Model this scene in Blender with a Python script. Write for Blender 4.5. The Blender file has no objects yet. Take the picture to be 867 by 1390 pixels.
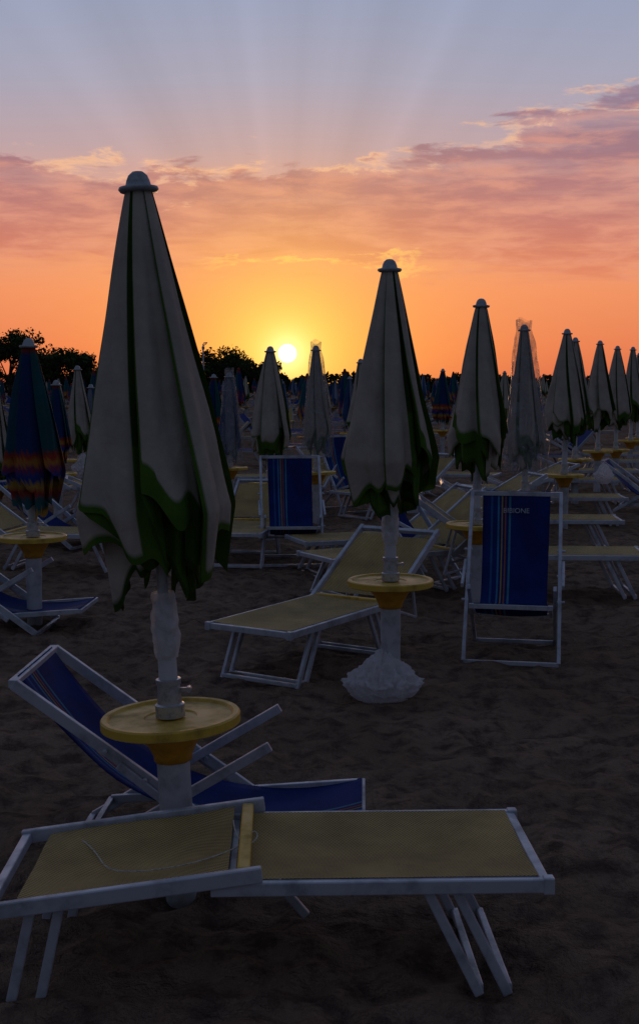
import bpy, math, random
from mathutils import Vector, Matrix, noise
scene = bpy.context.scene
rad = math.radians
def S(r, g, b):
    def l(c):
        c /= 255.0
        return c/12.92 if c <= .04045 else ((c+.055)/1.055)**2.4
    return (l(r), l(g), l(b), 1.0)

# ------------------------------------------------------------------ node helpers
class NB:
    def __init__(s, tree):
        s.t = tree; s.n = tree.nodes; s.l = tree.links
    def put(s, inp, v):
        if isinstance(v, bpy.types.NodeSocket): s.l.new(v, inp)
        else: inp.default_value = v
    def m(s, op, *a, clamp=False):
        n = s.n.new('ShaderNodeMath'); n.operation = op; n.use_clamp = clamp
        for i, v in enumerate(a): s.put(n.inputs[i], v)
        return n.outputs[0]
    def sm(s, x, a, b, lo=0.0, hi=1.0, kind='SMOOTHSTEP'):
        n = s.n.new('ShaderNodeMapRange'); n.interpolation_type = kind
        s.put(n.inputs[0], x)
        for i, v in enumerate((a, b, lo, hi)): n.inputs[i+1].default_value = v
        return n.outputs[0]
    def mix(s, f, a, b, mode='MIX'):
        n = s.n.new('ShaderNodeMix'); n.data_type = 'RGBA'; n.blend_type = mode
        s.put(n.inputs[0], f); s.put(n.inputs[6], a); s.put(n.inputs[7], b)
        return n.outputs[2]
    def xyz(s, x, y, z=0.0):
        n = s.n.new('ShaderNodeCombineXYZ')
        for i, v in enumerate((x, y, z)): s.put(n.inputs[i], v)
        return n.outputs[0]
    def noise(s, vec, scale, detail=4, rough=.55, dist=0.0):
        n = s.n.new('ShaderNodeTexNoise')
        if vec is not None: s.put(n.inputs['Vector'], vec)
        n.inputs['Scale'].default_value = scale; n.inputs['Detail'].default_value = detail
        n.inputs['Roughness'].default_value = rough; n.inputs['Distortion'].default_value = dist
        return n.outputs[0]
    def ramp(s, f, stops, interp='LINEAR'):
        n = s.n.new('ShaderNodeValToRGB'); n.color_ramp.interpolation = interp
        e = n.color_ramp.elements
        while len(e) < len(stops): e.new(.5)
        for el, (p, c) in zip(e, stops):
            el.position = p
        for el, (p, c) in zip(e, stops):
            el.color = c
        s.put(n.inputs[0], f)
        return n.outputs[0]

# ------------------------------------------------------------------ world
SUN_AZ, SUN_EL = -1.46, 1.35
world = bpy.data.worlds.new("World"); scene.world = world; world.use_nodes = True
wt = world.node_tree; wt.nodes.clear(); w = NB(wt)
tc = wt.nodes.new('ShaderNodeTexCoord')
sep = wt.nodes.new('ShaderNodeSeparateXYZ'); wt.links.new(tc.outputs['Generated'], sep.inputs[0])
X, Y, Z = sep.outputs
e = w.m('MULTIPLY', w.m('ARCSINE', Z), 57.29578)
a = w.m('MULTIPLY', w.m('ARCTAN2', X, Y), 57.29578)
u = w.m('DIVIDE', a, 10.0); v = w.m('DIVIDE', e, 10.0)
base = w.ramp(w.m('DIVIDE', e, 20.0, clamp=True), [
    (0.0, S(204, 100, 78)), (.08, S(220, 118, 86)), (.2, S(232, 138, 98)), (.30, S(230, 150, 116)),
    (.42, S(212, 158, 146)), (.52, S(184, 160, 168)), (.66, S(163, 163, 184)), (.82, S(150, 160, 187)), (1.0, S(138, 152, 184))])
n1 = w.noise(w.xyz(w.m('MULTIPLY', u, 1.5), w.m('MULTIPLY', v, 4.6), 3.7), 1.6, 7, .62, .3)
n2 = w.noise(w.xyz(w.m('MULTIPLY', u, .9), w.m('MULTIPLY', v, 7.5), 9.1), 1.7, 6, .6, .4)
n3 = w.noise(w.xyz(w.m('MULTIPLY', u, 2.2), w.m('MULTIPLY', v, 9.0), 1.3), 1.5, 5, .6, .2)
top = w.m('ADD', w.m('ADD', .96, w.sm(u, .1, 1.5, 0, .32)), w.sm(u, -1.5, -.9, .06, 0))
d = w.m('ADD', w.m('SUBTRACT', top, v), w.m('MULTIPLY', w.m('SUBTRACT', n1, .5), .66))
c = w.sm(d, 0.0, .07)
low = w.sm(w.m('ADD', w.m('SUBTRACT', v, .52), w.m('MULTIPLY', w.m('SUBTRACT', n2, .5), .5)), -.05, .09)
streak = w.sm(n2, .34, .56, .66, 1.0)
dens = w.m('MULTIPLY', w.m('MULTIPLY', c, low), streak)
ccol = w.ramp(w.m('DIVIDE', v, 1.5, clamp=True), [
    (0.0, S(226, 116, 84)), (.34, S(212, 120, 98)), (.44, S(192, 112, 106)), (.56, S(170, 110, 118)),
    (.70, S(150, 112, 130)), (.9, S(136, 118, 146))])
ccol = w.mix(w.sm(n3, .38, .68), ccol, w.mix(.55, ccol, S(236, 160, 134)))
sky = w.mix(w.m('MULTIPLY', dens, .95), base, ccol)
rim = w.m('MULTIPLY', w.m('MULTIPLY', w.sm(d, -.03, .02), w.sm(d, .015, .07, 1, 0)), w.sm(n3, .42, .60))
rim = w.m('MULTIPLY', rim, w.sm(v, .6, .8))
sky = w.mix(w.m('MULTIPLY', rim, .65), sky, S(252, 194, 148))
line = w.m('ADD', .54, w.m('MULTIPLY', w.m('SUBTRACT', n1, .5), .38))
dl = w.m('ABSOLUTE', w.m('SUBTRACT', v, line))
wig = w.m('MULTIPLY', w.sm(dl, 0, .022, 1, 0), w.m('MULTIPLY', w.sm(u, -.62, -.3), w.sm(u, .25, .6, 1, 0)))
wig = w.m('MULTIPLY', wig, w.sm(n3, .36, .52))
sky = w.mix(w.m('MULTIPLY', wig, .85), sky, S(255, 205, 110))
du = w.m('SUBTRACT', a, SUN_AZ); de = w.m('SUBTRACT', e, SUN_EL)
th = w.m('SQRT', w.m('ADD', w.m('MULTIPLY', du, du), w.m('MULTIPLY', de, de)))
g1 = w.m('EXPONENT', w.m('MULTIPLY', w.m('POWER', w.m('DIVIDE', th, 4.9), 1.3), -1.0))
sky = w.mix(w.m('MULTIPLY', g1, .9), sky, (1.0, .50, .085, 1))
g2 = w.m('EXPONENT', w.m('MULTIPLY', w.m('POWER', w.m('DIVIDE', th, 2.2), 1.4), -1.0))
sky = w.mix(w.m('MULTIPLY', g2, .92), sky, (1.15, .84, .18, 1))
g3 = w.m('EXPONENT', w.m('MULTIPLY', w.m('POWER', w.m('DIVIDE', th, .75), 1.5), -1.0))
sky = w.mix(w.m('MULTIPLY', g3, .8), sky, (1.6, 1.35, .6, 1))
ph = w.m('ARCTAN2', de, du)
rn = w.noise(w.xyz(w.m('MULTIPLY', ph, 3.4), 0.0, 0.0), 1.5, 2, .5)
ray = w.m('ADD', 1.0, w.m('MULTIPLY', w.m('MULTIPLY', w.m('SUBTRACT', rn, .5), .42), w.m('MULTIPLY', w.sm(e, 6, 11), w.sm(w.m('ABSOLUTE', w.m('SUBTRACT', ph, 1.57)), .4, 1.0, 1, .2))))
sky = w.mix(1.0, sky, w.xyz(ray, ray, ray), 'MULTIPLY')
absa = w.m('ABSOLUTE', a)
back = w.ramp(w.m('DIVIDE', e, 90.0, clamp=True), [(0, (.070, .076, .11, 1)), (.3, (.088, .106, .165, 1)), (1, (.080, .108, .19, 1))])
f = w.m('MULTIPLY', w.sm(absa, 20, 80, 1, 0), w.sm(e, 17, 45, 1, 0))
sky = w.mix(f, back, sky)
sky = w.mix(w.sm(th, .37, .44, 1, 0), sky, (7, 5.6, 2.6, 1))
ns = wt.nodes.new('ShaderNodeTexSky'); ns.sky_type = 'NISHITA'; ns.sun_disc = False
ns.sun_elevation = rad(SUN_EL); ns.sun_rotation = rad(SUN_AZ)
b1 = wt.nodes.new('ShaderNodeBackground'); wt.links.new(sky, b1.inputs[0]); b1.inputs[1].default_value = .97
b2 = wt.nodes.new('ShaderNodeBackground'); wt.links.new(ns.outputs[0], b2.inputs[0]); b2.inputs[1].default_value = .01
ad = wt.nodes.new('ShaderNodeAddShader'); wo = wt.nodes.new('ShaderNodeOutputWorld')
wt.links.new(b1.outputs[0], ad.inputs[0]); wt.links.new(b2.outputs[0], ad.inputs[1]); wt.links.new(ad.outputs[0], wo.inputs[0])

sl = bpy.data.lights.new("sun", 'SUN'); sl.energy = .5; sl.angle = rad(.5); sl.color = (1, .55, .25)
so = bpy.data.objects.new("sun", sl); scene.collection.objects.link(so)
D = Vector((math.sin(rad(SUN_AZ))*math.cos(rad(SUN_EL)), math.cos(rad(SUN_AZ))*math.cos(rad(SUN_EL)), math.sin(rad(SUN_EL))))
so.rotation_euler = D.to_track_quat('Z', 'Y').to_euler()

# ------------------------------------------------------------------ materials
def mat(name):
    m = bpy.data.materials.new(name); m.use_nodes = True
    b = m.node_tree.nodes['Principled BSDF']
    return m, NB(m.node_tree), b
def bump(nb, b, h, strength, dist):
    n = nb.n.new('ShaderNodeBump'); n.inputs['Strength'].default_value = strength
    n.inputs['Distance'].default_value = dist
    nb.put(n.inputs['Height'], h); nb.l.new(n.outputs[0], b.inputs['Normal'])
def objco(nb):
    return nb.n.new('ShaderNodeTexCoord').outputs['Object']

def m_cloth():
    m, nb, b = mat("umbrella_cloth")
    at = nb.n.new('ShaderNodeAttribute'); at.attribute_name = 'Col'
    co = objco(nb)
    dirt = nb.sm(nb.noise(co, 5.0, 5, .65), .3, .75, .70, 1.08, 'LINEAR')
    col = nb.mix(1.0, at.outputs['Color'], nb.xyz(dirt, dirt, dirt), 'MULTIPLY')
    nb.put(b.inputs['Base Color'], col); b.inputs['Roughness'].default_value = .85
    b.inputs['Specular IOR Level'].default_value = .15
    bump(nb, b, nb.noise(co, 14.0, 4, .6, .8), .4, .014)
    tr = nb.n.new('ShaderNodeBsdfTranslucent'); nb.put(tr.inputs[0], col)
    mx = nb.n.new('ShaderNodeMixShader'); mx.inputs[0].default_value = .12
    nb.l.new(b.outputs[0], mx.inputs[1]); nb.l.new(tr.outputs[0], mx.inputs[2])
    nb.l.new(mx.outputs[0], nb.n['Material Output'].inputs[0])
    return m
def m_simple(name, col, rough=.5, metal=0.0, var=.2, sc=9.0, bs=.15, spec=.4, dark=None):
    m, nb, b = mat(name); co = objco(nb)
    n = nb.noise(co, sc, 5, .65)
    d2 = dark or tuple(x*(1-var*2.2) for x in col[:3])
    nb.put(b.inputs['Base Color'], nb.mix(nb.sm(n, .42, .72), (*col[:3], 1), (*d2[:3], 1)))
    nb.put(b.inputs['Roughness'], nb.sm(n, .3, .7, rough-.08, rough+.15))
    b.inputs['Metallic'].default_value = metal; b.inputs['Specular IOR Level'].default_value = spec
    bump(nb, b, nb.noise(co, sc*8, 3, .6), bs, .003)
    return m
def m_mesh():
    m, nb, b = mat("yellow_woven_mesh"); co = objco(nb)
    sp = nb.n.new('ShaderNodeSeparateXYZ'); nb.put(sp.inputs[0], co)
    k = 2*math.pi/.012
    sx = nb.m('SINE', nb.m('MULTIPLY', sp.outputs[0], k)); sy = nb.m('SINE', nb.m('MULTIPLY', sp.outputs[1], k))
    wv = nb.m('MULTIPLY', sx, sy)
    f = nb.sm(wv, -.5, .3, 0, 1)
    blot = nb.sm(nb.noise(co, 4.0, 5, .65), .3, .75, .62, 1.1, 'LINEAR')
    col = nb.mix(f, (.09, .06, .022, 1), (.64, .47, .18, 1))
    nb.put(b.inputs['Base Color'], nb.mix(1.0, col, nb.xyz(blot, blot, blot), 'MULTIPLY'))
    b.inputs['Roughness'].default_value = .7; b.inputs['Specular IOR Level'].default_value = .2
    bump(nb, b, wv, .5, .002)
    return m
def m_sling():
    m, nb, b = mat("blue_striped_canvas"); co = objco(nb)
    uv = nb.n.new('ShaderNodeUVMap'); uv.uv_map = 'UVMap'
    sp = nb.n.new('ShaderNodeSeparateXYZ'); nb.put(sp.inputs[0], uv.outputs[0])
    B = (.006, .022, .14, 1)
    col = nb.ramp(sp.outputs[0], [(0, B), (.12, (.02, .09, .24, 1)), (.15, B), (.22, (.04, .18, .34, 1)), (.25, B),
        (.28, (.36, .24, .05, 1)), (.30, B), (.33, (.30, .09, .03, 1)), (.35, B), (.39, (.05, .19, .30, 1)), (.42, B)], 'CONSTANT')
    dirt = nb.sm(nb.noise(co, 6, 5, .6), .3, .7, .7, 1.1)
    nb.put(b.inputs['Base Color'], nb.mix(1.0, col, nb.xyz(dirt, dirt, dirt), 'MULTIPLY'))
    b.inputs['Roughness'].default_value = .8; b.inputs['Specular IOR Level'].default_value = .15
    bump(nb, b, nb.noise(co, 160, 2, .6), .3, .002)
    return m
def m_film(name, colr, lo, hi, tlf):
    m, nb, b = mat(name); co = objco(nb)
    b.inputs['Base Color'].default_value = colr; b.inputs['Roughness'].default_value = .35
    bump(nb, b, nb.noise(co, 15, 5, .7, 1.5), .8, .03)
    tr = nb.n.new('ShaderNodeBsdfTransparent'); tl = nb.n.new('ShaderNodeBsdfTranslucent'); tl.inputs[0].default_value = colr
    m1 = nb.n.new('ShaderNodeMixShader'); m1.inputs[0].default_value = tlf
    nb.l.new(b.outputs[0], m1.inputs[1]); nb.l.new(tl.outputs[0], m1.inputs[2])
    mx = nb.n.new('ShaderNodeMixShader'); nb.put(mx.inputs[0], nb.sm(nb.noise(co, 9, 4, .6, 1.0), .3, .7, lo, hi))
    nb.l.new(tr.outputs[0], mx.inputs[1]); nb.l.new(m1.outputs[0], mx.inputs[2])
    nb.l.new(mx.outputs[0], nb.n['Material Output'].inputs[0])
    return m
def m_sand():
    m, nb, b = mat("sand"); co = objco(nb)
    n = nb.noise(co, .9, 4, .6); n2_ = nb.noise(co, 7, 6, .7)
    col = nb.mix(nb.sm(n, .35, .65), (.225, .155, .110, 1), (.30, .212, .152, 1))
    col = nb.mix(nb.sm(n2_, .42, .66), col, (.11, .076, .058, 1))
    nb.put(b.inputs['Base Color'], col); b.inputs['Roughness'].default_value = .95
    b.inputs['Specular IOR Level'].default_value = .04
    vo = nb.n.new('ShaderNodeTexVoronoi'); vo.feature = 'SMOOTH_F1'; vo.inputs['Scale'].default_value = 4.2
    wv = nb.n.new('ShaderNodeVectorMath'); wv.operation = 'ADD'
    nzn = nb.n.new('ShaderNodeTexNoise'); nb.put(nzn.inputs['Vector'], co); nzn.inputs['Scale'].default_value = 3.0
    nb.put(wv.inputs[0], co); sc_ = nb.n.new('ShaderNodeVectorMath'); sc_.operation = 'SCALE'; nb.put(sc_.inputs[0], nzn.outputs['Color']); sc_.inputs['Scale'].default_value = .35
    nb.l.new(sc_.outputs[0], wv.inputs[1]); nb.put(vo.inputs['Vector'], wv.outputs[0])
    h = nb.m('ADD', nb.m('MULTIPLY', vo.outputs[0], 1.3), nb.m('MULTIPLY', nb.noise(co, 11, 5, .68), .8))
    h = nb.m('ADD', h, nb.m('MULTIPLY', nb.noise(co, 110, 2, .7), .08))
    bump(nb, b, h, 1.0, .14)
    return m
def m_vcol(name):
    m, nb, b = mat(name)
    at = nb.n.new('ShaderNodeAttribute'); at.attribute_name = 'Col'
    nb.put(b.inputs['Base Color'], at.outputs['Color']); b.inputs['Roughness'].default_value = .8
    b.inputs['Specular IOR Level'].default_value = .1
    return m
CLOTH = m_cloth(); MESH = m_mesh(); SLING = m_sling(); SAND = m_sand()
FILM = m_film("clear_plastic_film", (.36, .37, .40, 1), .14, .5, .04); BAG = m_film("white_plastic_bag", (.82, .82, .85, 1), .72, .95, .4)
VC = m_vcol("distant_beach_colours"); LEAF = m_vcol("leaves")
ALU = m_simple("painted_aluminium", (.47, .51, .58), .38, .25, .22, 7, .1, .5)
WHITEP = m_simple("white_pvc_tube", (.48, .50, .53), .5, 0, .18, 8, .1, .4)
YEL = m_simple("yellow_plastic", (.62, .40, .05), .45, 0, .26, 7, .15, .4)
ORA = m_simple("orange_yellow_plastic", (.66, .31, .02), .5, 0, .2, 7, .15, .4)
STEEL = m_simple("galvanised_steel", (.5, .52, .55), .35, .7, .25, 30, .2, .5)
CAP = m_simple("cap_plastic", (.32, .36, .39), .45, 0, .2, 20, .1, .4)
BARK = m_simple("bark", (.06, .045, .035), .9, 0, .2, 3, .6, .1)
ROPE = m_simple("cotton_rope", (.55, .52, .45), .9, 0, .2, 60, .4, .1)
LET = m_simple("white_print", (.4, .43, .5), .8, 0, .2, 40, .1, .1)
PLB = m_simple("grey_plastic", (.35, .37, .4), .5, 0, .2, 20, .1, .4)

# ------------------------------------------------------------------ geometry collector
class G:
    def __init__(s): s.v = []; s.f = []; s.c = []
    def add(s, vs, fs, col=(1, 1, 1, 1)):
        o = len(s.v); s.v += [tuple(p) for p in vs]; s.f += [tuple(i+o for i in q) for q in fs]
        if isinstance(col, list): s.c += col
        else: s.c += [tuple(col)]*len(vs)
    def beam(s, p0, p1, wd, ht, col=(1, 1, 1, 1), up=(0, 0, 1)):
        p0 = Vector(p0); p1 = Vector(p1); dr = (p1-p0).normalized(); up = Vector(up)
        if abs(dr.dot(up)) > .98: up = Vector((1, 0, 0))
        sd = dr.cross(up).normalized(); uu = sd.cross(dr).normalized()
        vs = []
        for p in (p0, p1):
            for (i, j) in ((-1, -1), (1, -1), (1, 1), (-1, 1)):
                vs.append(p+sd*(i*wd/2)+uu*(j*ht/2))
        s.add(vs, [(3, 2, 1, 0), (4, 5, 6, 7), (0, 1, 5, 4), (1, 2, 6, 5), (2, 3, 7, 6), (3, 0, 4, 7)], col)
    def tube(s, p0, p1, r0, r1=None, n=12, col=(1, 1, 1, 1)):
        r1 = r0 if r1 is None else r1
        p0 = Vector(p0); p1 = Vector(p1); dr = (p1-p0).normalized()
        up = Vector((0, 0, 1)) if abs(dr.z) < .9 else Vector((1, 0, 0))
        sd = dr.cross(up).normalized(); uu = sd.cross(dr)
        vs = []
        for p, r in ((p0, r0), (p1, r1)):
            for i in range(n):
                t = 2*math.pi*i/n; vs.append(p+sd*(math.cos(t)*r)+uu*(math.sin(t)*r))
        fs = [(i, (i+1) % n, n+(i+1) % n, n+i) for i in range(n)]+[tuple(range(n-1, -1, -1)), tuple(range(n, 2*n))]
        s.add(vs, fs, col)
    def lathe(s, prof, n=40, col=(1, 1, 1, 1), wob=None, zw=None):
        vs = []
        for (r, z) in prof:
            for i in range(n):
                t = 2*math.pi*i/n; rr = r*(wob(t, z) if wob else 1)
                vs.append((math.cos(t)*rr, math.sin(t)*rr, z+(zw(t, z) if zw else 0)))
        fs = []
        for j in range(len(prof)-1):
            for i in range(n):
                k = (i+1) % n; fs.append((j*n+i, j*n+k, (j+1)*n+k, (j+1)*n+i))
        s.add(vs, fs, col)
    def data(s, name, mt, smooth=False):
        me = bpy.data.meshes.new(name); me.from_pydata(s.v, [], s.f)
        ca = me.color_attributes.new('Col', 'FLOAT_COLOR', 'POINT')
        ca.data.foreach_set('color', [x for cc in s.c for x in cc])
        me.materials.append(mt)
        if smooth: me.polygons.foreach_set('use_smooth', [True]*len(me.polygons))
        me.update(); return me
def link(name, me, parent=None, loc=None, bev=0, edge=False):
    o = bpy.data.objects.new(name, me); scene.collection.objects.link(o)
    if parent: o.parent = parent
    if loc: o.location = loc
    if bev:
        b = o.modifiers.new('bevel', 'BEVEL'); b.width = bev; b.segments = 2; b.limit_method = 'ANGLE'
    if edge:
        b = o.modifiers.new('es', 'EDGE_SPLIT'); b.split_angle = rad(edge if edge > 1 else 35)
    return o
def empty(name, loc, rot=(0, 0, 0), sc=1):
    o = bpy.data.objects.new(name, None); scene.collection.objects.link(o); o.empty_display_size = .2
    o.location = loc; o.rotation_euler = rot; o.scale = (sc, sc, sc); return o

# ------------------------------------------------------------------ ground
def gh(x, y):
    p = Vector((x, y, 0))
    h = noise.noise(p*.7)*.035 + noise.noise(p*2.3+Vector((7, 3, 1)))*.035
    r = noise.noise(p*4.3+Vector((1, 9, 4)))
    h += -abs(r)*.065 + noise.noise(p*9)*.02
    return h+.015
def axis(lo, hi, st, far_lo, far_hi, gr):
    c = []; x = lo
    while x < hi: c.append(x); x += st
    s_ = st
    while x < far_hi: c.append(x); s_ *= gr; x += s_
    c.append(far_hi)
    x = lo; s_ = st; l = []
    while x > far_lo: s_ *= gr; x -= s_; l.append(x)
    return l[::-1]+c
xs = axis(-2.6, 3.2, .034, -2500, 2500, 1.07); ys = axis(2.2, 10.5, .034, -300, 4000, 1.045)
vs = []
for y in ys:
    for x in xs:
        vs.append((x, y, gh(x, y) if abs(y) < 80 else 0.0))
nx = len(xs)
fs = [(j*nx+i, j*nx+i+1, (j+1)*nx+i+1, (j+1)*nx+i) for j in range(len(ys)-1) for i in range(nx-1)]
me = bpy.data.meshes.new("sand_ground"); me.from_pydata(vs, [], fs); me.materials.append(SAND)
me.polygons.foreach_set('use_smooth', [True]*len(fs)); me.update(); link("sand_ground", me)

# ------------------------------------------------------------------ canopy: overlapping wrapped flaps
BEI = (.45, .405, .345, 1); GRN = (.060, .135, .015, 1); DGR = (.03, .065, .009, 1)
def stripe_col(dd, L, k, ph):
    t = dd/L
    if t < .05: return (.22, .03, .02, 1)
    if t < .66: return [(.010, .065, .10, 1), (.012, .035, .13, 1), (.010, .08, .09, 1)][k % 3]
    for lim, cc in ((.70, (.30, .04, .02, 1)), (.74, (.40, .17, .03, 1)), (.78, (.18, .03, .08, 1)), (.84, (.02, .05, .25, 1)),
                    (.89, (.42, .26, .05, 1)), (.94, (.32, .04, .03, 1)), (1.02, (.02, .12, .14, 1))):
        if t < lim: return cc
    return (.42, .28, .06, 1)
def canopy(g, H, L, R, seed, style, ns=210, nt=44, phase=0.0, cx=0, cy=0):
    rn = random.Random(seed); RET = .16
    for layer in (1, 0):
        n = 6
        bd = [0]
        for i in range(n): bd.append(bd[-1]+rn.uniform(.7, 1.3))
        bd = [b_/bd[-1]*2*math.pi for b_ in bd]
        ls = [rn.uniform(-.14, .02) for _ in range(n)]; le = [rn.uniform(.10, .24) for _ in range(n)]
        if layer: ls = [rn.uniform(.06, .17) for _ in range(n)]; le = [rn.uniform(.22, .33) for _ in range(n)]
        for i in range(n):
            if rn.random() < .4: ls[i], le[i] = le[i], ls[i]
        dp = [rn.uniform(.75, 1.3) for _ in range(n)]; ov = [rn.uniform(.3, .55) for _ in range(n)]
        fl = [rn.uniform(.4, 1.0) for _ in range(n)]; fph = [rn.uniform(0, 6.28) for _ in range(n)]
        tw = rn.uniform(.15, .45); rows = []; cols = []
        for j in range(nt+1):
            t = j/nt
            for i in range(ns):
                kk = i/ns*n; k = int(kk) % n; q = kk-int(kk); k2 = (k+1) % n
                wdt = bd[k+1]-bd[k]; Dk = (.12+.26*t)*dp[k]; o_ = ov[k]*(.4+.6*t)
                if q < 1-RET:
                    s_ = q/(1-RET)
                    th_ = bd[k]+wdt*s_*(1+o_)
                    rf = 1-Dk*s_**1.2+.03*math.sin(math.pi*s_)
                    rf += fl[k]*.16*(t**2.2)*math.sin(math.pi*3.0*s_+fph[k])*math.sin(math.pi*s_)
                    off = ls[k]+(le[k]-ls[k])*s_ + .05*math.sin(math.pi*3*s_+fph[k])*math.sin(math.pi*s_)
                    gc = s_ < .022 or s_ > .975; under = False
                else:
                    s_ = (q-(1-RET))/RET
                    th_ = bd[k+1]+wdt*o_*(1-s_)
                    rf = (1-Dk)*(1-s_)+1.0*s_-.05*math.sin(math.pi*s_)
                    off = le[k]*(1-s_)+ls[k2]*s_; gc = True; under = True
                Lh = L+off; dd = t*Lh; tt = dd/L
                rb = .043+(R-.043)*(tt**.93) if tt < .97 else R*(.975-(tt-.97)*.75)
                if layer: rf *= .74
                r = rb*rf; th_ += tw*t+phase+layer*.5
                if ns > 60:
                    qv = Vector((math.cos(th_)*2.6, math.sin(th_)*2.6, dd*.9+seed*3.1+layer*7))
                    r += noise.noise(qv)*.045*min(1, t*1.4)
                    qv2 = Vector((math.cos(th_)*5.0, math.sin(th_)*5.0, dd*3.4+seed))
                    r += noise.noise(qv2)*.012*t
                rows.append((cx+math.cos(th_)*r, cy+math.sin(th_)*r, H-.03-dd))
                if style == 'green':
                    if layer: cc = (BEI if (k == 2 and not under) else GRN) if t < .97 else DGR
                    else:
                        hem = (Lh-dd) < .026
                        # green border strips; upper part of side strips painted darker, as in shadow
                        gb = (k % 2 == 1 and s_ > .66 and not under)
                        lowb = (k % 3 == 1 and (Lh-dd) < .10)
                        cc = DGR if gb and t < .7 else (GRN if (gc or hem or gb or lowb) else BEI)
                elif style == 'blue':
                    cc = (.03, .08, .2, 1) if k % 2 else (.2, .23, .3, 1)
                else:
                    cc = stripe_col(dd, L+.22, k, q)
                cols.append(cc)
        fs = []
        for j in range(nt):
            for i in range(ns):
                k = (i+1) % ns; fs.append((j*ns+i, j*ns+k, (j+1)*ns+k, (j+1)*ns+i))
        g.add(rows, fs, cols)

def umbrella(x, y, H=2.5, seed=1, style='green', tilt=(0, 0), R=.27, L=1.12, wrap=False, hi=False, tz=.65, phase=0.0, table=True):
    root = empty("beach_umbrella", (x, y, gh(x, y)), (rad(tilt[1]), rad(tilt[0]), 0))
    g = G(); canopy(g, H, L, R, seed, style, 360 if hi else 150, 64 if hi else 30, phase)
    link("canopy", g.data("canopy", CLOTH, True), root, edge=70)
    g = G(); g.tube((0, 0, .3), (0, 0, H-.03), .019, n=14); g.tube((0, 0, tz+.1), (0, 0, tz+.42), .033, n=20)
    link("pole", g.data("pole", WHITEP, True), root, edge=True)
    g = G(); g.lathe([(.02, H-.05), (.062, H-.045), (.069, H-.036), (.066, H-.028), (.044, H-.024), (.040, H-.006), (.032, H+.012), (.018, H+.024), (.001, H+.027)], 28)
    link("cap", g.data("cap", CAP, True), root)
    g = G(); g.lathe([(.055, -.25), (.055, .30), (.058, .31), (.058, tz-.13)], 32)
    link("base_tube", g.data("base_tube", WHITEP, True), root, edge=True)
    if table:
        g = G(); g.lathe([(.02, tz), (.09, tz+.001), (.094, tz+.006), (.215, tz+.004), (.222, tz+.013), (.240, tz+.014), (.245, tz+.008), (.245, tz-.02), (.238, tz-.024), (.225, tz-.018), (.10, tz-.022)], 64)
        link("table_top", g.data("table_top", YEL, True), root, edge=True)
        g = G(); g.lathe([(.125, tz-.021), (.118, tz-.035), (.108, tz-.06), (.082, tz-.10), (.068, tz-.13), (.066, tz-.15), (.058, tz-.152)], 40,
                         wob=lambda t, z: 1+.02*math.cos(8*t))
        link("table_cone", g.data("table_cone", ORA, True), root)
    g = G(); g.lathe([(.034, tz+.006), (.052, tz+.007), (.052, tz+.05), (.043, tz+.055), (.04, tz+.12), (.044, tz+.122), (.044, tz+.14), (.034, tz+.142)], 28)
    g.beam((.04, 0, tz+.1), (.07, 0, tz+.1), .012, .012); g.tube((.07, -.014, tz+.1), (.07, .014, tz+.1), .010)
    g.lathe([(.0335, tz+.30), (.038, tz+.302), (.038, tz+.33), (.0335, tz+.332)], 24)
    link("clamp", g.data("clamp", STEEL, True), root, edge=True)
    rr = random.Random(seed*7); o = [rr.uniform(0, 6) for _ in range(4)]
    if hi:
        g = G(); wob = lambda t, z: 1+.22*noise.noise(Vector((math.cos(t)*2, math.sin(t)*2, z*26+seed)))+.05*math.sin(9*t+z*14)
        g.lathe([(.037+.010*math.sin(math.pi*i/26), tz+.215+i*.009) for i in range(27)], 40, wob=wob)
        link("plastic_sleeve", g.data("plastic_sleeve", BAG, True), root)
    if wrap:
        wob = lambda t, z: 1+.11*math.sin(3*t+o[0]+z*2)+.07*math.sin(7*t+o[1]+z*6)+.05*math.sin(13*t+o[2]-z*11)
        zw = lambda t, z: .022*math.sin(t+o[3])+.012*math.sin(3*t+o[1])
        g = G(); pr = []
        for i in range(34):
            q = i/33; z = H+.075-(L+.42)*q
            r = R*(.40-.10*math.exp(-((q-.07)/.05)**2)+.90*min(q, .78)-.25*max(0, q-.85))
            pr.append((r, z))
        g.lathe(pr, 56, wob=wob, zw=zw); link("plastic_cover", g.data("plastic_cover", FILM, True), root)
    return root

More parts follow.
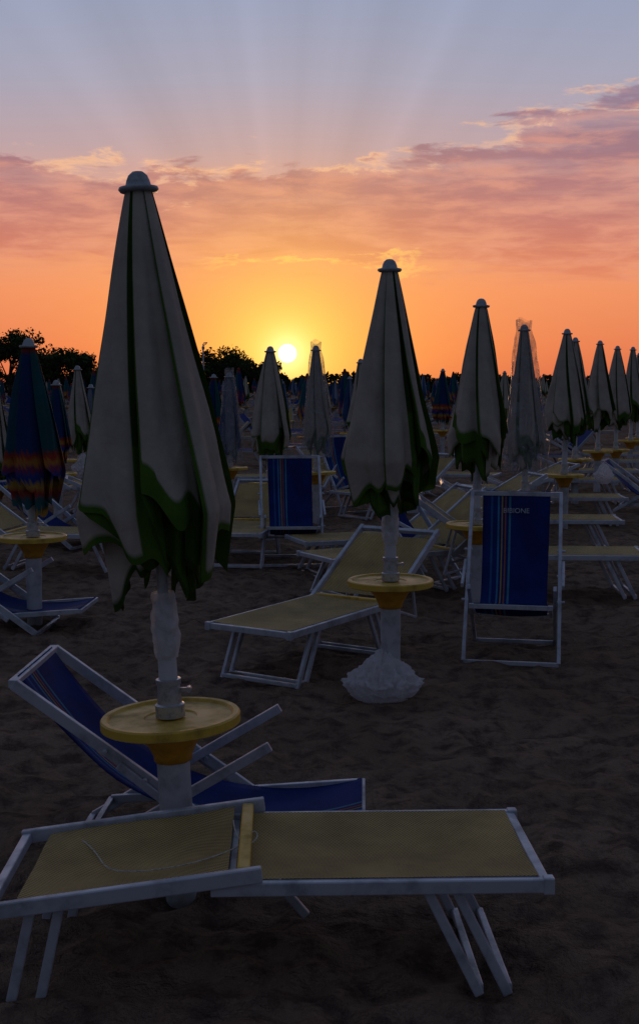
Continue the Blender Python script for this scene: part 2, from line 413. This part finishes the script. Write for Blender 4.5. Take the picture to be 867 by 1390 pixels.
# ------------------------------------------------------------------ sun lounger
cache = {}
def lounger_meshes(Ls, Lb, ang):
    key = (Ls, Lb, ang)
    if key in cache: return cache[key]
    W = .585; z = .34; fr = G(); fa = G(); bb = G()
    for sgn in (-1, 1):
        yy = sgn*W/2
        fr.beam((-.05, yy, z), (Ls, yy, z), .028, .042)
        for o in (0, .085):
            fr.beam((Ls-.36+o, yy*.93, z-.015), (Ls-.20+o, yy*.93, .0), .022, .030)
            if ang >= 0: fr.beam((.20+o, yy*.90, z-.015), (.02+o, yy*.90, .0), .022, .030)
        fr.beam((Ls-.02, yy, z), (Ls+.012, yy, z), .036, .05)
    fr.beam((Ls-.014, -W/2+.014, z), (Ls-.014, W/2-.014, z), .03, .036)
    fr.beam((.01, -W/2+.014, z-.01), (.01, W/2-.014, z-.01), .026, .026)
    for xx in (Ls-.20, Ls-.115) + ((.02, .105) if ang >= 0 else ()):
        fr.beam((xx, -W/2*.93, .02), (xx, W/2*.93, .02), .024, .024)
    ca, sa = math.cos(ang), math.sin(ang)
    def B(xb, yb, zb=0.0): return (-xb*ca, yb, z+.034+xb*sa+zb)
    for sgn in (-1, 1):
        yy = sgn*(W/2+.012)
        fr.beam(B(-.10, yy), B(Lb+.12, yy), .026, .046, up=(sa, 0, ca))
    fr.beam(B(Lb+.10, -W/2), B(Lb+.10, W/2), .03, .03, up=(sa, 0, ca))
    if ang > .1:
        for sgn in (-1, 1):
            fr.beam(B(Lb*.55, sgn*(W/2-.03)), (-.1-Lb*.45, sgn*(W/2-.03), z*.55), .016, .02)
            fr.beam((-.1-Lb*.45, sgn*(W/2-.03), z*.55), (.05, sgn*(W/2-.03), z-.02), .016, .02)
    if ang < 0:
        for sgn in (-1, 1):
            for o in (0, .085):
                q0 = B(Lb-.02-o, sgn*W/2*.93, -.03); fr.beam(q0, (q0[0]-.06, q0[1], 0), .022, .03)
        fr.beam((-.02, W/2*.93, z-.02), (.24, W/2*.93, .01), .022, .03)
    bb.beam(B(-.045, -W/2+.01, .004), B(-.045, W/2-.01, .004), .038, .03)
    def sheet(p, nxx, nyy):
        vs_ = [p(i/nxx, j/nyy) for j in range(nyy+1) for i in range(nxx+1)]
        f_ = [(j*(nxx+1)+i, j*(nxx+1)+i+1, (j+1)*(nxx+1)+i+1, (j+1)*(nxx+1)+i) for j in range(nyy) for i in range(nxx)]
        fa.add(vs_, f_)
    def seat(a_, b_):
        x_ = .02+a_*(Ls-.05); y_ = -(W/2-.010)+b_*(W-.020)
        sg = -.026*math.sin(math.pi*b_)*(.35+.65*math.sin(math.pi*a_)) + noise.noise(Vector((x_*4, y_*5, Ls)))*.008*math.sin(math.pi*b_)
        return (x_, y_, z+.024+sg)
    def bk(a_, b_):
        xb = a_*(Lb+.02); y_ = -(W/2-.012)+b_*(W-.024)
        sg = -.034*math.sin(math.pi*b_)*math.sin(math.pi*min(1, a_+.02)) + noise.noise(Vector((xb*4, y_*5, 9)))*.010
        return (-xb*ca, y_, z+.044+xb*sa+sg)
    sheet(seat, 40, 16); sheet(bk, 24, 16)
    r = (fr.data("lounger_frame", ALU), fa.data("lounger_mesh", MESH, True), bb.data("lounger_bar", YEL))
    cache[key] = r; return r
def lounger(x, y, rot, ang=.5, Ls=1.25, Lb=.62):
    root = empty("sun_lounger", (x, y, gh(x, y)+.005 if y > 5 else -.005), (0, 0, rad(rot)))
    a_, b_, c_ = lounger_meshes(Ls, Lb, ang)
    link("frame", a_, root, bev=.004); link("mesh_fabric", b_, root); link("cross_bar", c_, root, bev=.006)
    return root

# ------------------------------------------------------------------ deck chair
UPR = dict(T=(-.40, 1.04), F=(.34, .02), S=(.44, .40), R=(-.36, .02), B=(.30, .50), C0=(-.30, .22), K=(-.12, .02))
REC = dict(T=(-.60, .71), F=(.36, .02), S=(.66, .18), R=(-.44, .02), B=(.33, .48), C0=(-.36, .10), K=(-.10, -.01))
def chair(x, y, rot, P, text=False, flip=False):
    root = empty("deck_chair", (x, y, .0), (0, 0, rad(rot)))
    W = .60; g = G()
    V = lambda p, yy: (p[0], yy, p[1])
    for sg in (-1, 1):
        g.beam(V(P['T'], sg*W/2), V(P['F'], sg*W/2), .024, .042, up=(1, 0, .2))
        g.beam(V(P['R'], sg*(W/2-.028)), V(P['B'], sg*(W/2-.028)), .022, .036, up=(-1, 0, .5))
        g.beam(V(P['C0'], sg*(W/2-.054)), V(P['S'], sg*(W/2-.054)), .022, .034)
        T = Vector(P['T']); F = Vector(P['F']); m_ = T.lerp(F, .42)
        if P is REC: g.beam((m_.x-.02, sg*(W/2+.024), m_.y), (m_.x+.36, sg*(W/2+.024), m_.y-.30), .018, .030)
        else: g.beam((m_.x, sg*(W/2+.022), m_.y), (m_.x+.30, sg*(W/2+.022), m_.y-.12), .018, .030)
        for q in (.35, .5, .65):
            m2 = T.lerp(F, q); g.tube((m2.x, sg*(W/2-.02), m2.y), (m2.x, sg*(W/2+.035), m2.y), .009, n=10)
    g.beam(V(P['T'], -W/2-.01), V(P['T'], W/2+.01), .036, .03)
    g.beam(V(P['S'], -W/2+.04), V(P['S'], W/2-.04), .034, .03)
    g.beam(V(P['R'], -W/2+.03), V(P['R'], W/2-.03), .026, .026)
    g.beam(V(P['F'], -W/2), V(P['F'], W/2), .026, .026)
    g.beam(V(P['C0'], -W/2+.05), V(P['C0'], W/2-.05), .022, .022)
    link("frame", g.data("deck_chair_frame", ALU), root, bev=.004)
    T = Vector((P['T'][0], 0, P['T'][1]+.018)); K = Vector((P['K'][0], 0, P['K'][1])); S_ = Vector((P['S'][0]+.005, 0, P['S'][1]+.018))
    me = bpy.data.meshes.new("sling"); n = 36; k = 12; vs_ = []; uvs = []
    sw = .46 if P is UPR else .50
    for i in range(n+1):
        q = i/n; p = T*(1-q)**2+K*(2*q*(1-q))+S_*q*q
        for j in range(k+1):
            b_ = j/k
            wd = sw*(1-.05*math.sin(math.pi*q))
            sag = -.025*math.sin(math.pi*b_)*math.sin(math.pi*q)+noise.noise(Vector((q*5, b_*3, x)))*.012*math.sin(math.pi*q)
            vs_.append((p.x+sag*.5, (b_-.5)*wd, p.z+sag)); uvs.append((1-b_ if flip else b_, q))
    f_ = [(i*(k+1)+j, i*(k+1)+j+1, (i+1)*(k+1)+j+1, (i+1)*(k+1)+j) for i in range(n) for j in range(k)]
    me.from_pydata(vs_, [], f_); uvl = me.uv_layers.new(name='UVMap')
    for lp in me.loops: uvl.data[lp.index].uv = uvs[lp.vertex_index]
    me.polygons.foreach_set('use_smooth', [True]*len(f_)); me.materials.append(SLING); me.update()
    so_ = link("canvas_sling", me, root); sd = so_.modifiers.new('t', 'SOLIDIFY'); sd.thickness = .003
    if text:
        cu = bpy.data.curves.new("lettering", 'FONT'); cu.body = "BIBIONE"; cu.size = .048; cu.align_x = 'CENTER'; cu.extrude = .0008
        cu.materials.append(LET)
        o = bpy.data.objects.new("printed_lettering", cu); scene.collection.objects.link(o); o.parent = root
        q = .075; p = T*(1-q)**2+K*(2*q*(1-q))+S_*q*q; tn = (T-K).normalized(); xx = Vector((0, 1, 0)); zz = xx.cross(tn)
        p = p+zz*.006+xx*.0
        o.matrix_local = Matrix(((xx.x, tn.x, zz.x, p.x), (xx.y, tn.y, zz.y, p.y), (xx.z, tn.z, zz.z, p.z), (0, 0, 0, 1)))
    return root

# ------------------------------------------------------------------ place main things
umbrella(-.49, 4.33, 2.52, 3, 'green', (-2.9, 0), R=.28, L=1.14, hi=True, phase=.2)
umbrella(.41, 7.1, 2.45, 8, 'green', (-.4, 0), R=.27, L=1.10, hi=True, phase=1.0)
umbrella(1.25, 10.0, 2.43, 12, 'green', (.7, 0), R=.265, L=1.08, phase=2)
umbrella(2.2, 13.3, 2.42, 15, 'green', (-1, 0), R=.2, L=1.2, wrap=True)
umbrella(3.05, 15.6, 2.44, 18, 'green', (.3, 0), phase=.5, L=1.1)
umbrella(3.8, 18.6, 2.43, 21, 'green', (-.6, 0))
umbrella(4.55, 20.5, 2.43, 22, 'green', (.3, 0), phase=1)
umbrella(5.25, 22.2, 2.46, 23, 'green', (0, 0))
umbrella(5.95, 24.0, 2.42, 24, 'green', (.5, 0), R=.22)
umbrella(6.65, 26.2, 2.4, 25, 'green')
umbrella(7.2, 27.5, 2.4, 26, 'green')
umbrella(-2.1, 9.15, 2.08, 31, 'stripe', (-.3, 0), R=.235, L=.95)
umbrella(-.57, 14.3, 2.18, 34, 'green', (.3, 0), R=.25, L=.98)
umbrella(-.03, 16.0, 2.24, 36, 'green', (-.4, 0), R=.17, L=1.05, wrap=True)
umbrella(.62, 19.0, 2.13, 38, 'green', R=.22, L=1.0)
umbrella(2.94, 30.0, 2.1, 39, 'stripe', L=1.0)
umbrella(-3.6, 19.0, 2.05, 41, 'green', (-1.5, 0), R=.22, L=1.0)
umbrella(-3.35, 16.0, 1.82, 43, 'stripe', R=.20, L=.8)
umbrella(-3.62, 14.0, 1.8, 45, 'green', R=.20, L=.85)
umbrella(-1.22, 17.0, 1.92, 47, 'blue', R=.15, L=.85, wrap=True)
umbrella(-1.85, 22.0, 1.92, 49, 'stripe', R=.2, L=.85)
umbrella(-4.0, 22.0, 1.75, 51, 'blue', R=.17, L=.75)
umbrella(.7, 29.0, 1.95, 53, 'blue', R=.2, L=.85)
umbrella(5.0, 34.0, 2.1, 54, 'green', L=1.0)

nb_ = lounger(-.275, 3.83, 1.8, -.13, Ls=.94, Lb=.60)
lounger(.24, 8.36, -122, .55, Ls=1.25)
lounger(1.42, 10.5, -3, .62, Ls=1.3)
lounger(1.95, 13.4, -4, .5)
lounger(2.65, 16.1, -3, .4)
lounger(3.35, 18.8, -2, .5)
lounger(4.1, 21.0, -3, .4)
lounger(4.9, 23.3, -4, .5)
lounger(5.3, 25.5, -4, .5)
lounger(.95, 12.2, -160, .62)
lounger(2.0, 15.0, -165, .5)
lounger(2.9, 17.6, -168, .4)
lounger(-.68, 13.2, -98, .5)
lounger(-3.0, 12.2, -10, .62)
lounger(-2.4, 15.2, 10, .4)
lounger(-3.4, 17.2, -8, .5)
lounger(-1.5, 19.5, 8, .62)
lounger(.2, 20.5, -60, .5)
lounger(1.6, 20.0, -20, .4)
lounger(-.2, 17.5, -110, .5)
lounger(-1.4, 15.6, -70, .62)
lounger(1.3, 17.3, -140, .62)
lounger(1.05, 10.9, -150, .62)
chair(-.50, 4.76, -2, REC)
chair(1.28, 8.2, -101, UPR, text=True)
chair(-.28, 12.5, -86, UPR, text=False)
chair(-2.35, 9.1, -3, REC)
chair(.42, 17.6, -60, UPR)
chair(-2.9, 13.8, -20, REC)
chair(.85, 11.4, -35, UPR)
chair(4.6, 17.5, -20, REC)

cu = bpy.data.curves.new("rope", 'CURVE'); cu.dimensions = '3D'; cu.bevel_depth = .0022; cu.bevel_resolution = 2
sp = cu.splines.new('NURBS')
pts = [(-.5, .20), (-.42, .05), (-.40, -.08), (-.30, -.16), (-.12, -.16), (.02, -.10), (.055, -.02), (.06, .06), (.085, .03), (.075, -.04), (.05, -.07), (.01, .0), (.0, .15)]
sp.points.add(len(pts)-1)
for p, (x, y) in zip(sp.points, pts): p.co = (x, y, .34+.034+(.012 if x > -.1 else 0.0)+max(0, -x)*-.13, 1)
sp.use_endpoint_u = True; cu.materials.append(ROPE)
ro = bpy.data.objects.new("rope", cu); scene.collection.objects.link(ro); ro.parent = nb_

def bag(x, y, rx, ry, rz, seed, z0=0.0):
    import bmesh
    bm = bmesh.new(); bmesh.ops.create_icosphere(bm, subdivisions=6, radius=1)
    for v_ in bm.verts:
        p = v_.co.copy(); q = p*1.5+Vector((seed, 0, 0))
        az = math.atan2(p.y, p.x)
        k = 1+.25*noise.noise(q)+.18*(1-abs(noise.noise(q*2.2))*2.2)+.09*(1-abs(noise.noise(q*5+Vector((0, 0, p.z*2))))*2.2)
        k += .06*math.sin(az*9+noise.noise(q*2)*5)*max(0, p.z)
        neck = 1.0 if p.z < .0 else max(.36, 1-p.z**1.2*.72)
        v_.co = Vector((p.x*k*rx*neck, p.y*k*ry*neck, max(-.03, (p.z*.6*(1 if p.z < 0 else 1.25)+.35*k)*rz)))
    m_ = bpy.data.meshes.new("plastic_bag"); bm.to_mesh(m_); bm.free()
    m_.polygons.foreach_set('use_smooth', [True]*len(m_.polygons)); m_.materials.append(BAG)
    return link("plastic_bag", m_, None, (x, y, gh(x, y)+z0))
bag(.36, 7.04, .175, .155, .25, 2)
bag(-3.55, 18.8, .13, .12, .30, 5, .4)
bag(3.5, 15.4, .10, .09, .20, 9, .6)

# ------------------------------------------------------------------ distant masses
rn = random.Random(5); gu = G(); gl = G()
ROT = rad(-16)
for i in range(-40, 60):
    for j in range(0, 34):
        px = i*4.2; py = j*2.9
        x = px*math.cos(ROT)-py*math.sin(ROT)+rn.uniform(-.3, .3); y = 27+px*math.sin(ROT)+py*math.cos(ROT)+rn.uniform(-.3, .3)
        if y < 25 or y > 120 or abs(x) > y*.34+3: continue
        if rn.random() < .22: continue
        H = rn.uniform(1.75, 2.2); st = rn.choice(['stripe', 'stripe', 'stripe', 'blue', 'green'])
        canopy(gu, H, rn.uniform(.75, .95), rn.uniform(.18, .24), rn.randint(0, 999), st, 30, 7, rn.uniform(0, 6), x, y)
        gu.tube((x, y, 0), (x, y, .62), .055, n=8, col=(.3, .3, .32, 1)); gu.tube((x, y, .58), (x, y, .64), .1, .245, n=14, col=(.45, .26, .04, 1))
        gu.tube((x, y, .6), (x, y, H-.9), .02, n=6, col=(.3, .3, .32, 1))
        gu.tube((x, y, H-.05), (x, y, H+.03), .05, .02, n=8, col=(.2, .04, .03, 1) if st == 'stripe' else (.25, .25, .27, 1))
        for sd in (-1, 1):
            if rn.random() < .15: continue
            t0 = rad(rn.choice([0, 180, -90, -20, 160])+rn.uniform(-12, 12)); cx = x+sd*.9; cy = y+rn.uniform(-.6, .6)
            M_ = Matrix.Translation((cx, cy, 0)) @ Matrix.Rotation(t0, 4, 'Z')
            T_ = lambda p: M_ @ Vector(p)
            A_ = (.30, .33, .38, 1); fc = (.34, .26, .10, 1) if rn.random() < .5 else (.010, .03, .15, 1)
            an = rn.choice([0.1, .5, .8]); bx = -.65*math.cos(an); bz = .36+.65*math.sin(an)
            for s2 in (-.3, .3):
                gl.beam(T_((0, s2, .34)), T_((1.25, s2, .34)), .03, .045, A_); gl.beam(T_((0, s2, .36)), T_((bx, s2, bz)), .03, .045, A_)
                gl.beam(T_((.9, s2, .34)), T_((1.05, s2, 0)), .03, .03, A_); gl.beam(T_((.2, s2, .34)), T_((0, s2, 0)), .03, .03, A_)
            gl.add([T_((0, -.3, .37)), T_((1.25, -.3, .37)), T_((1.25, .3, .37)), T_((0, .3, .37))], [(0, 1, 2, 3)], fc)
            gl.add([T_((0, -.3, .39)), T_((bx, -.3, bz+.02)), T_((bx, .3, bz+.02)), T_((0, .3, .39))], [(0, 1, 2, 3)], fc)
link("distant_beach_umbrellas", gu.data("distant_beach_umbrellas", VC, True))
link("distant_sun_loungers", gl.data("distant_sun_loungers", VC))

def leafquad(g, p, s_, rn, col):
    n_ = Vector((rn.gauss(0, 1), rn.gauss(0, 1), rn.gauss(0, 1))).normalized()
    t_ = n_.orthogonal().normalized(); b_ = n_.cross(t_); an = rn.uniform(0, 3.14)
    t2 = t_*math.cos(an)+b_*math.sin(an); b2 = n_.cross(t2)
    g.add([p-t2*s_, p-b2*s_*.5, p+t2*s_, p+b2*s_*.5], [(0, 1, 2, 3)], col)
def tree(x, y, Ht, cw, seed):
    rn = random.Random(seed); root = empty("tree", (x, y, 0)); g = G(); lf = G()
    p = Vector((0, 0, -.2)); pts = [p]
    for i in range(5):
        p = p+Vector((rn.uniform(-.2, .2), rn.uniform(-.2, .2), Ht*.14)); pts.append(p)
    for i in range(5): g.tube(pts[i], pts[i+1], .22-.03*i, .19-.03*i, 10)
    for i in range(15):
        st = pts[rn.randint(2, 5)]; an = rn.uniform(0, 6.28); ln = cw*rn.uniform(.3, 1)
        en = Vector((math.cos(an)*ln, math.sin(an)*ln, Ht*rn.uniform(.42, .92)-max(0, ln-cw*.7)*.5))
        mid = st.lerp(en, .5)+Vector((0, 0, .3)); g.tube(st, mid, .08, .05, 6); g.tube(mid, en, .05, .02, 6)
        for c_ in range(3):
            cc = en+Vector((rn.gauss(0, .5), rn.gauss(0, .5), rn.gauss(0, .35))); rr = rn.uniform(.45, .95)
            sh = rn.uniform(.6, 1.3); col = (.035*sh, .06*sh, .02*sh, 1)
            for q in range(120):
                dv = Vector((rn.gauss(0, 1), rn.gauss(0, 1), rn.gauss(0, .65))).normalized()*rr*rn.random()**.4
                leafquad(lf, cc+dv, rn.uniform(.08, .2), rn, col)
    link("trunk", g.data("trunk", BARK, True), root); link("foliage", lf.data("foliage", LEAF), root)
tree(-27.5, 112, 6.6, 2.3, 1); tree(-31, 115, 6.0, 2.6, 2); tree(-22.6, 108, 4.6, 1.7, 3); tree(-25, 116, 4.4, 1.6, 4)
tree(-20.2, 110, 4.2, 1.4, 8)
tree(-9.9, 118, 4.9, 1.7, 5); tree(-7.4, 122, 4.2, 1.5, 6); tree(-5.4, 124, 3.4, 1.2, 7); tree(-35, 118, 5.5, 2.4, 9)
g = G(); rn = random.Random(11)
for i in range(26000):
    x = rn.uniform(-110, 120); hh = 3.0+1.1*noise.noise(Vector((x*.12, 0, 0)))+.9*noise.noise(Vector((x*.5, 3, 0)))+.7*noise.noise(Vector((x*1.7, 9, 0)))
    if x < 0: hh += .3
    z = hh*rn.random()**.8; sh = rn.uniform(.5, 1.2)
    leafquad(g, Vector((x, 230+rn.uniform(-4, 4), z)), rn.uniform(.25, .6), rn, (.03*sh, .045*sh, .018*sh, 1))
link("distant_tree_line", g.data("distant_tree_line", LEAF))
root = empty("lamp_post", (-8.3, 90, 0)); g = G(); g.tube((0, 0, 0), (0, 0, 4.6), .08, .05, 12); g.tube((0, 0, 4.45), (.25, 0, 4.62), .03, .03, 8)
link("post", g.data("post", PLB, True), root)
g = G(); g.beam((.02, 0, 4.65), (.3, 0, 4.68), .14, .08); g.beam((-.1, 0, 4.3), (.1, 0, 4.3), .12, .22); link("lamp_head", g.data("lamp_head", PLB), root, bev=.01)

# ------------------------------------------------------------------ camera
cam = bpy.data.cameras.new("camera"); co_ = bpy.data.objects.new("camera", cam); scene.collection.objects.link(co_)
co_.location = (0, 0, 1.8); co_.rotation_euler = (rad(90-4.373), 0, 0)
cam.sensor_fit = 'VERTICAL'; cam.sensor_height = 24; cam.lens = 29.35; cam.shift_y = -.0324
cam.clip_start = .05; cam.clip_end = 9000
scene.camera = co_
scene.view_settings.view_transform = 'Standard'; scene.view_settings.look = 'None'; scene.view_settings.exposure = 0
